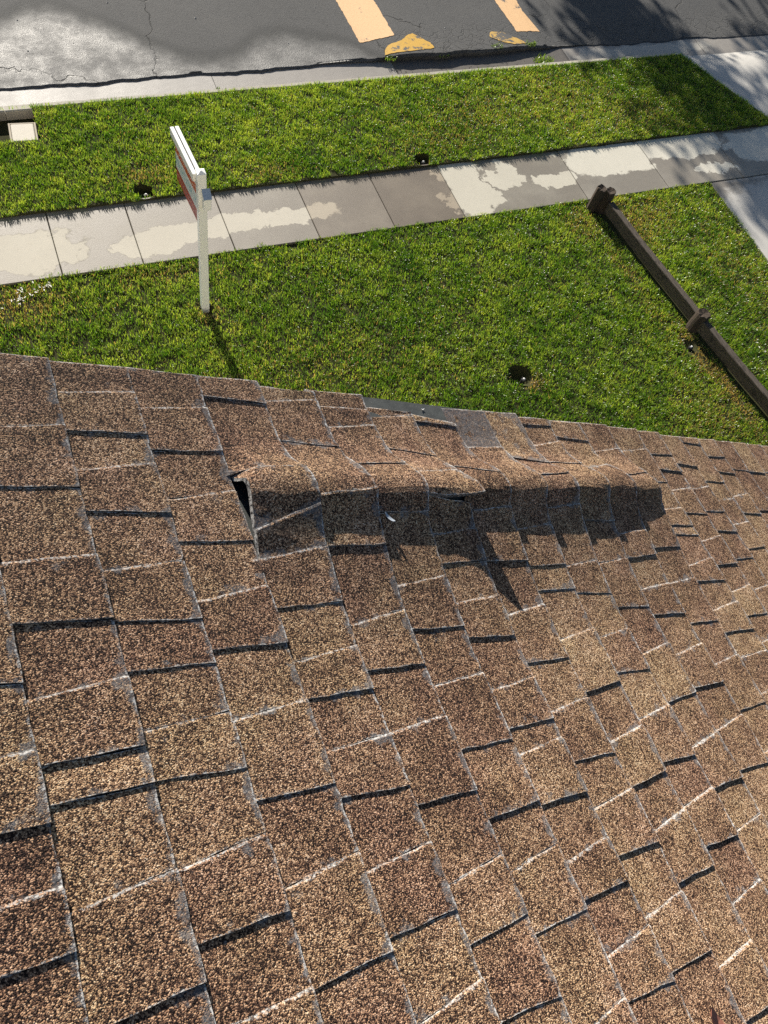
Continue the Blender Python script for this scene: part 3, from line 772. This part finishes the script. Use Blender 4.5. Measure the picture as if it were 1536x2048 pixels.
# ------------------------------------------------------------------ low timber rail between lawn and driveway strip
M_RAILW = m_wood('weathered_rail', (.014, .011, .009), (.15, .125, .10))
M_STUMP = m_endgrain('dark_post_wood', (.022, .017, .014), (.085, .065, .05))
rail = empty('landscape_rail', (8.1, 5.4, 0)); prop(rail, 'low weathered timber rail on short posts at the lawn edge', 'fence')
def timber(a, b, name):
    a = Vector(a); b = Vector(b); d = (b-a); L = d.length; ang = math.atan2(d.y, d.x)-math.pi/2
    RMx = Matrix.Translation(a) @ Matrix.Rotation(ang, 4, 'Z')
    vv = []; n = 26; prof = [(-.044, 0), (-.047, .02), (-.047, .172), (-.042, .182), (.042, .182), (.047, .174), (.047, .02), (.044, 0)]
    for i in range(n+1):
        y = L*i/n; wob = .006*math.sin(i*.27+1)
        for x, z in prof: vv.append(RMx @ Vector((x*(1+random.uniform(-.03, .03))+wob*.6, y, z+.055+wob*.4+random.uniform(-.002, .002))))
    k = len(prof); ff = []
    for i in range(n):
        for j in range(k): q = (j+1) % k; ff.append((i*k+j, i*k+q, i*k+k+q, i*k+k+j))
    ff += [tuple(range(k)), tuple(range(n*k+k-1, n*k-1, -1))]
    return mesh_obj(name, vv, ff, M_RAILW, rail)
timber((8.42, 3.0, 0), (8.15, 4.93, 0), 'rail_timber'); timber((8.14, 5.10, 0), (7.93, 7.30, 0), 'rail_timber')
timber((8.75, .8, 0), (8.45, 2.9, 0), 'rail_timber')
def stump(x, y, r, h, name='post', moss=False):
    n = 14; vv = []; rr = [r*(1+random.uniform(-.14, .10)) for _ in range(n)]
    for lv, (z, s_) in enumerate(((-.2, 1.02), (.1, 1.0), (h*.75, .98), (h-.012, .95), (h, .86))):
        for j in range(n):
            t = 2*math.pi*j/n; vv.append((x+rr[j]*s_*math.cos(t)+.06*(z/h)*.3, y+rr[j]*s_*math.sin(t), z+(random.uniform(-.012, .012) if lv > 2 else 0)))
    ff = []
    for l_ in range(4):
        for j in range(n): q = (j+1) % n; ff.append((l_*n+j, l_*n+q, l_*n+n+q, l_*n+n+j))
    vv.append((x+.018, y, h-.02)); ff += [(4*n+j, 4*n+(j+1) % n, 5*n) for j in range(n)]
    return mesh_obj(name, vv, ff, M_STUMP, rail)
stump(7.80, 7.48, .085, .36); stump(7.94, 7.43, .085, .335); stump(8.13, 5.02, .105, .30); stump(8.44, 2.95, .095, .33)

# ------------------------------------------------------------------ meter box by the curb
mb = empty('meter_box', (.18, 10.28, 0)); prop(mb, 'pale concrete meter box lid sunk in the grass by the curb', 'meter box')
Mx = Matrix.Translation((.19, 10.27, 0)) @ Matrix.Rotation(math.radians(-4), 4, 'Z')
m = MB(); m.box(-.145, .145, -.20, .15, -.04, .028, .012, Mx); lid = m.build('lid', M_CURB, mb); lid.color = (1.5, 1.5, 1.48, 1)
for a in ((-.175, -.15, -.23, .18), (.15, .175, -.23, .18), (-.149, .149, .153, .178), (-.149, .149, -.232, -.205)):
    m = MB(); m.box(a[0], a[1], a[2], a[3], -.12, .02, .004, Mx); r_ = m.build('rim', M_CURB, mb); r_.color = (1.05, 1.0, .92, 1)
m = MB(); m.box(-.44, -.25, 10.24, 10.726, -.1, .005, .01); cp = m.build('concrete_pad', M_CURB); cp.color = (1.1, 1.05, 1, 1)
prop(cp, 'small tan concrete pad at the curb beside the meter box', 'pad')

# ------------------------------------------------------------------ sprinkler heads
M_BLACK = m_plain('black_plastic', (.02, .02, .022), .5, .4, .2, 50); M_NOZ = m_plain('grey_nozzle', (.62, .62, .60), .4, .5, .1, 80)
SPR = [(1.48, 8.85, 'sprinkler head with pale cap in the parkway grass edge near the sign'),
       (5.56, 8.85, 'sprinkler head with pale cap at the parkway edge above the brown slab'),
       (5.29, 4.80, 'sprinkler head in a dark bare hole in the front lawn'),
       (7.93, 4.72, 'sprinkler head in bare dirt beside the timber rail')]
for x, y, lab in SPR:
    sp = empty('sprinkler_head', (x, y, -.05)); prop(sp, lab, 'sprinkler', 'lawn sprinkler heads')
    m = MB(); m.tube([(x, y, -.12), (x, y, -.012), (x, y, -.004)], [.032, .032, .027], 14); m.build('body', M_BLACK, sp)
    m = MB(); m.tube([(x, y, -.005), (x, y, .012), (x, y, .016)], [.014, .014, .009], 12); m.build('nozzle', M_NOZ, sp)

# ------------------------------------------------------------------ scraps on the roof
def scrap(name, k, v, h, ang, L, W, col, label, cat, curl=.012):
    t = NT(name+'_surface'); p = t.n('TexCoord').outputs['Object']; n = t.noise(p, 120, 3)
    t.set(t.mix(n, tuple(a*.75 for a in col), col), .7, .3)
    c0 = RP(ku(k), v, h); vv = []; ff = []; nn = 8
    ax = math.cos(ang)*S+math.sin(ang)*VY; bx = -math.sin(ang)*S+math.cos(ang)*VY
    for lay in (0, 1):
        for i in range(nn+1):
            s_ = i/nn*2-1; wd = W*math.sqrt(max(.03, 1-abs(s_)**2.2))
            for q in (-1, 0, 1): vv.append(c0+ax*L*s_+bx*wd*q+N*(curl*(s_*s_+.35*q*q)-.0012*lay))
    n3 = 3*(nn+1)
    for i in range(nn):
        for q in range(2):
            a = 3*i+q; ff += [(a, a+3, a+4, a+1), (n3+a, n3+a+1, n3+a+4, n3+a+3)]
    for i in range(nn):
        ff += [(3*i, n3+3*i, n3+3*i+3, 3*i+3), (3*i+2, 3*i+5, n3+3*i+5, n3+3*i+2)]
    o = mesh_obj(name, vv, ff, t.m); prop(o, label, cat); return o
scrap('brown_scrap', 7.33, -.435, .016, 2.0, .034, .013, (.36, .15, .10), 'reddish brown scrap on the shingles at the bottom edge', 'leaf')  # made-up leaf shape standing in for an unidentified reddish brown thing
scrap('pale_scrap', 5.16, .617, buckle(5.16, .617)+.012, -.95, .014, .004, (.36, .41, .47), 'small pale flake stuck on the shaded side of the roof ridge', 'scrap', .004)
scrap('pale_scrap', 7.35, .956, .006, .4, .006, .002, (.6, .6, .58), 'tiny white paper flake on the bare black felt at the roof edge', 'scrap', .002)

# ------------------------------------------------------------------ grass and weeds
def vnoise(x, y, s, seed):
    r = np.random.default_rng(seed).random((64, 64)); X = x*s; Y = y*s
    xi = np.floor(X).astype(int); yi = np.floor(Y).astype(int); fx = X-xi; fy = Y-yi
    fx = fx*fx*(3-2*fx); fy = fy*fy*(3-2*fy)
    g_ = lambda a, b: r[a % 64, b % 64]
    return (g_(xi, yi)*(1-fx)+g_(xi+1, yi)*fx)*(1-fy)+(g_(xi, yi+1)*(1-fx)+g_(xi+1, yi+1)*fx)*fy

def blades(name, x, y, z0, L, Wd, col, mat, lean=(.25, 1.0), parent=None):
    n = len(x); th = rng.random(n)*2*np.pi; ln = lean[0]+(lean[1]-lean[0])*rng.random(n)
    dx, dy = np.cos(th), np.sin(th); tw = th+np.pi/2+rng.normal(0, .5, n); wx, wy = np.cos(tw)*Wd/2, np.sin(tw)*Wd/2
    V = np.zeros((n, 5, 3), np.float32)
    V[:, 0] = np.stack([x-wx, y-wy, z0], 1); V[:, 1] = np.stack([x+wx, y+wy, z0], 1)
    mz = z0+L*.62*np.cos(ln*.55); mr = L*.62*np.sin(ln*.55)
    V[:, 2] = np.stack([x+dx*mr-wx*.85, y+dy*mr-wy*.85, mz], 1); V[:, 3] = np.stack([x+dx*mr+wx*.85, y+dy*mr+wy*.85, mz], 1)
    tr = mr+L*.42*np.sin(np.minimum(ln*1.5, 1.75)); tz = mz+L*.42*np.cos(np.minimum(ln*1.5, 1.75))
    V[:, 4] = np.stack([x+dx*tr, y+dy*tr, tz], 1)
    b = (np.arange(n)*5)[:, None]
    F = np.concatenate([b+np.array([[0, 1, 3]]), b+np.array([[0, 3, 2]]), b+np.array([[2, 3, 4]])], 1).reshape(-1, 3)
    me = bpy.data.meshes.new(name); me.vertices.add(n*5); me.loops.add(len(F)*3); me.polygons.add(len(F))
    me.vertices.foreach_set('co', V.ravel()); me.loops.foreach_set('vertex_index', F.ravel().astype(np.int32))
    me.polygons.foreach_set('loop_start', np.arange(0, len(F)*3, 3, dtype=np.int32)); me.update(calc_edges=True)
    ca = me.attributes.new('col', 'FLOAT_COLOR', 'POINT')
    C = np.ones((n, 5, 4), np.float32); C[:, :, :3] = col[:, None, :]; ca.data.foreach_set('color', C.ravel())
    me.materials.append(mat)
    o = bpy.data.objects.new(name, me); COL.objects.link(o)
    if parent is not None: attach(o, parent)
    return o

def in_frame(x, y):
    P = np.stack([x, y, np.full_like(x, -H)], 1) @ RC.T
    px = 768+1607.13*P[:, 0]/P[:, 2]; py = 1024+1607.13*P[:, 1]/P[:, 2]
    return (P[:, 2] > 0) & (px > -330) & (px < 1860) & (py < 712+.117*px+300) & (py > -150)

def grass_col(x, y, dry):
    n = len(x); a = vnoise(x, y, 1.1, 1); b_ = vnoise(x, y, 5.0, 2); c = vnoise(x, y, 17.0, 3); r = rng.random(n)
    t = np.clip(.47+.35*(a-.5)+.45*(b_-.5)+.55*(c-.5)+.6*(r-.5), 0, 1)[:, None]
    dk = np.array([.050, .135, .010]); md = np.array([.150, .255, .030]); lt = np.array([.36, .44, .085])
    col = np.where(t < .5, dk+(md-dk)*t*2, md+(lt-md)*(t-.5)*2)
    p = np.clip(dry*.8+.015+.15*np.clip(vnoise(x, y, 2.2, 21)-.62, 0, 1), 0, .95); br = rng.random(n) < p
    straw = np.array([.34, .25, .12])*(.6+.7*rng.random((n, 1)))
    return np.where(br[:, None], straw, col).astype(np.float32)

def lawn(name, poly_test, box, dens, z0, label, holes=(), dryf=None, hs=1.0):
    n = int((box[1]-box[0])*(box[3]-box[2])*dens)
    x = rng.uniform(box[0], box[1], n); y = rng.uniform(box[2], box[3], n)
    k = poly_test(x, y) & in_frame(x, y)
    # thin out in holes, thicken in tufts
    for hx, hy, hr in holes:
        rr = np.hypot(x-hx, y-hy)*(1+.5*(vnoise(x, y, 14, 9)-.5)); k &= rr > hr
    tuft = vnoise(x, y, 9.0, 4)*.6+vnoise(x, y, 26.0, 5)*.4
    k &= rng.random(n) < .12+1.15*tuft
    x, y, tuft = x[k], y[k], tuft[k]; n = len(x)
    dry = np.zeros(n) if dryf is None else dryf(x, y)
    L = hs*(.026+.040*tuft+.014*rng.random(n))*(1-.35*np.clip(dry, 0, 1)); Wd = rng.uniform(.0045, .0095, n)
    o = blades(name, x, y, np.full(n, z0), L, Wd, grass_col(x, y, dry), M_GRASS)
    prop(o, label, 'grass', kind='stuff'); print(name, n)
    return o
def blob(x, y, L):
    d = np.zeros_like(x)
    for cx, cy, rx, ry, a in L: d = np.maximum(d, a*np.exp(-((x-cx)/rx)**2-((y-cy)/ry)**2))
    return d
pk_test = lambda x, y: (y > YS1+.005+.07*(vnoise(x, y*0, 6, 7)-.5)+.03*(vnoise(x, y*0, 19, 17)-.5)) & (y < YC0-.01+.03*vnoise(x, y*0, 5, 8)) & ((x-12.32) < (y-YS1)*(11.5-12.32)/(YC0-YS1)) & ~((x > -.25) & (x < .375) & (y > 10.07) & (y < 10.72)) & ~((x > -.48) & (x < -.23) & (y > 10.2))
pk_dry = lambda x, y: blob(x, y, [(1.5, 9.15, .35, .2, .6), (8.6, 9.9, 1.2, .6, .30), (7.2, 9.7, 1.6, .5, .25), (6.0, 9.2, .8, .3, .3), (9.8, 9.3, 1.0, .5, .3), (3.2, 8.95, .4, .2, .35)])
lawn('parkway_grass', pk_test, (-3, 13, 8.6, 10.8), 7000, .026, 'sunlit grass strip between the sidewalk and curb', [(1.47, 8.88, .12), (5.55, 8.88, .11), (4.1, 8.8, .06)], pk_dry)
fl_test = lambda x, y: (y < YS0+.01+.07*(vnoise(x, y*0, 6, 10)-.45)+.03*(vnoise(x, y*0, 19, 18)-.5)) & (x > np.where(y < 6.86, -.68, -9)) & (x < 10.17+.02*np.sin(y*5)) & (np.abs(x-(8.42+(y-3.0)*(7.93-8.42)/4.3)) > .075)
fl_dry = lambda x, y: blob(x, y, [(-.35, 7.3, .5, .3, .75), (7.5, 7.2, .3, .3, .45), (8.25, 7.1, .35, .5, .8), (8.75, 7.2, .4, .35, .55), (7.98, 4.6, .13, .5, 1.2), (8.1, 3.9, .12, .7, 1.0), (7.6, 3.6, .6, .5, .4), (1.72, 6.72, .12, .14, 1.0), (1.5, 7.45, .7, .15, .4), (7.7, 6.0, .12, 1.2, .4), (5.4, 4.72, .16, .12, .9), (3.0, 5.6, 1.2, .5, .22), (9.6, 5.6, .6, 1.4, .2)])
lawn('front_lawn_grass', fl_test, (-2.2, 10.3, 1.6, 7.75), 5800, -.024, 'sunlit front lawn grass between roof and sidewalk', [(5.28, 4.88, .17), (1.715, 6.80, .075), (7.93, 4.75, .12), (7.87, 7.45, .14), (8.13, 5.02, .08), (3.1, 7.62, .07)], fl_dry, 1.05)

def weed(x, y, z, r, n, L, label):
    o = empty('weed', (x, y, z)); prop(o, label, 'weed', 'weeds along the gutter')
    a = rng.random(n)*6.283; q = np.sqrt(rng.random(n))*r
    xx_, yy_ = x+q*np.cos(a)*1.8, y+q*np.sin(a)
    cc = np.array([.10, .20, .025])*(.6+.9*rng.random((n, 1)))+np.array([.06, .03, 0])*rng.random((n, 1))
    blades('leaves', xx_, yy_, np.full(n, z-.01), L*(.6+.6*rng.random(n)), rng.uniform(.008, .014, n), cc.astype(np.float32), M_WEED, (.3, 1.1), o)
    return o
weed(8.83, 11.06, -.13, .11, 140, .10, 'bright green weed clump in the gutter right of the wet gap')
weed(8.05, 11.42, -.05, .07, 70, .07, 'weed tuft on the broken asphalt edge below the worn yellow patch')
weed(8.72, 11.42, -.06, .06, 60, .07, 'weed tuft on the asphalt edge below the right orange bar')
weed(6.98, 11.34, -.07, .08, 60, .055, 'small dark weed under the asphalt lip between the yellow patches')
weed(6.02, 11.33, -.06, .06, 50, .05, 'small weed under the asphalt lip at the solid yellow patch')
weed(3.06, 11.02, -.13, .03, 26, .04, 'tiny weed growing in the gutter joint near the left')

# pale petals strewn on the lawn corner
vv = []; ff = []
for i in range(46):
    cx, cy = ((-.12, 7.50) if i < 26 else (-.36, 7.36)); cx += random.gauss(0, .10); cy += random.gauss(0, .045)
    if i > 40: cx, cy = 8.98+random.gauss(0, .05), 4.45+random.gauss(0, .05)
    a = random.random()*6.28; l_ = random.uniform(.012, .024); w_ = l_*.4; z = random.uniform(.012, .024); b = len(vv)
    ca, sa = math.cos(a), math.sin(a)
    for (p, q, dz) in ((-l_, 0, 0), (0, -w_, .004), (l_, 0, .002), (0, w_, .004)): vv.append((cx+p*ca-q*sa, cy+p*sa+q*ca, z+dz))
    ff.append((b, b+1, b+2, b+3))
pt = mesh_obj('fallen_petals', vv, ff, m_plain('petal', (.72, .70, .62), .6, .2, .1, 60)); prop(pt, 'pale fallen petals strewn on the lawn corner', 'petals', kind='stuff')

# ------------------------------------------------------------------ debris in the gutter
vv = []; ff = []
for i in range(160):
    cx = random.uniform(5.9, 9.0); cy = random.uniform(10.93, 11.30); r = random.uniform(.004, .014)
    b = len(vv)
    for (p, q, z) in ((1, 0, 0), (-.5, .8, 0), (-.5, -.8, 0), (0, 0, 1)): vv.append((cx+p*r, cy+q*r*.8, -.135+z*r*.9))
    ff += [(b, b+1, b+3), (b+1, b+2, b+3), (b+2, b, b+3)]
db_ = mesh_obj('gutter_debris', vv, ff, m_plain('debris', (.06, .045, .035), .9, .2, .4, 90)); prop(db_, 'dark grit and crumbs lying in the gutter', 'debris', kind='stuff')

vv = []; ff = []
for i in range(90):
    cx = random.uniform(0, 11); cy = random.uniform(11.45, 13.4); r = random.uniform(.004, .011) if i > 8 else random.uniform(.012, .02)
    b = len(vv); z0_ = street_z(cx, cy)
    for (p, q, z) in ((1, 0, .1), (.2, .9, .1), (-.8, .5, .1), (-.7, -.6, .1), (.3, -.9, .1), (.1, 0, .8)): vv.append((cx+p*r, cy+q*r, z0_+z*r))
    ff += [(b+j, b+(j+1) % 5, b+5) for j in range(5)]
pb_ = mesh_obj('street_grit', vv, ff, m_plain('grit', (.42, .40, .37), .9, .2, .4, 90)); prop(pb_, 'pale grit and crumbs lying on the asphalt', 'grit', kind='stuff')

# ------------------------------------------------------------------ tree across the street (casts the shade at the right)
M_BARK = m_plain('bark', (.13, .10, .075), .95, .15, .4, 25, .01)
def street_tree(x, y, cz, r, label, nl, seed, zs=.9):
    R_ = random.Random(seed); tr = empty('street_tree', (x, y, 0)); prop(tr, label, 'tree', 'trees across the street')
    m = MB(); m.tube([(x, y, -.1), (x+.05, y, 1.2), (x-.08, y+.05, 2.6), (x, y, cz-.8)], [.24, .18, .15, .10], 10); m.build('trunk', M_BARK, tr, True)
    ends = []
    for i in range(13):
        a = R_.random()*6.283; e = R_.uniform(-.5, 1.3); q = r*R_.uniform(.55, .9)
        p1 = Vector((x, y, R_.uniform(2.4, cz-.9))); p2 = Vector((x+math.cos(a)*math.cos(e)*q, y+math.sin(a)*math.cos(e)*q, cz-.3+math.sin(e)*q*zs))
        m = MB(); m.tube([p1, (p1+p2)/2+Vector((0, 0, .12)), p2], [.07, .045, .02], 6); m.build('limb', M_BARK, tr, True); ends.append(p2)
    cl = [e+Vector((R_.gauss(0, .4), R_.gauss(0, .4), R_.gauss(0, .3))) for e in ends for _ in range(5)]
    P = np.array([cl[R_.randrange(len(cl))] for _ in range(nl)])+rng.normal(0, .30, (nl, 3))
    a = rng.normal(size=(nl, 3)); a /= np.linalg.norm(a, axis=1)[:, None]; b_ = np.cross(a, rng.normal(size=(nl, 3))); b_ /= np.linalg.norm(b_, axis=1)[:, None]
    s_ = rng.uniform(.09, .17, nl)[:, None]
    V = np.stack([P-a*s_, P+b_*s_*.5, P+a*s_, P-b_*s_*.5], 1).reshape(-1, 3)
    o = mesh_obj('crown', V, [(4*i, 4*i+1, 4*i+2, 4*i+3) for i in range(nl)], M_LEAF, tr); o['kind'] = 'stuff'
t_ = NT('tree_leaf'); t_.set((.06, .12, .025), .5, .4); M_LEAF = t_.m
street_tree(10.55, 24.0, 6.4, 1.25, 'narrow leafy tree across the street, shading the parkway end', 3000, 3, 2.0)
street_tree(14.6, 25.2, 7.0, 2.3, 'leafy tree across the street, farther right', 5200, 4)
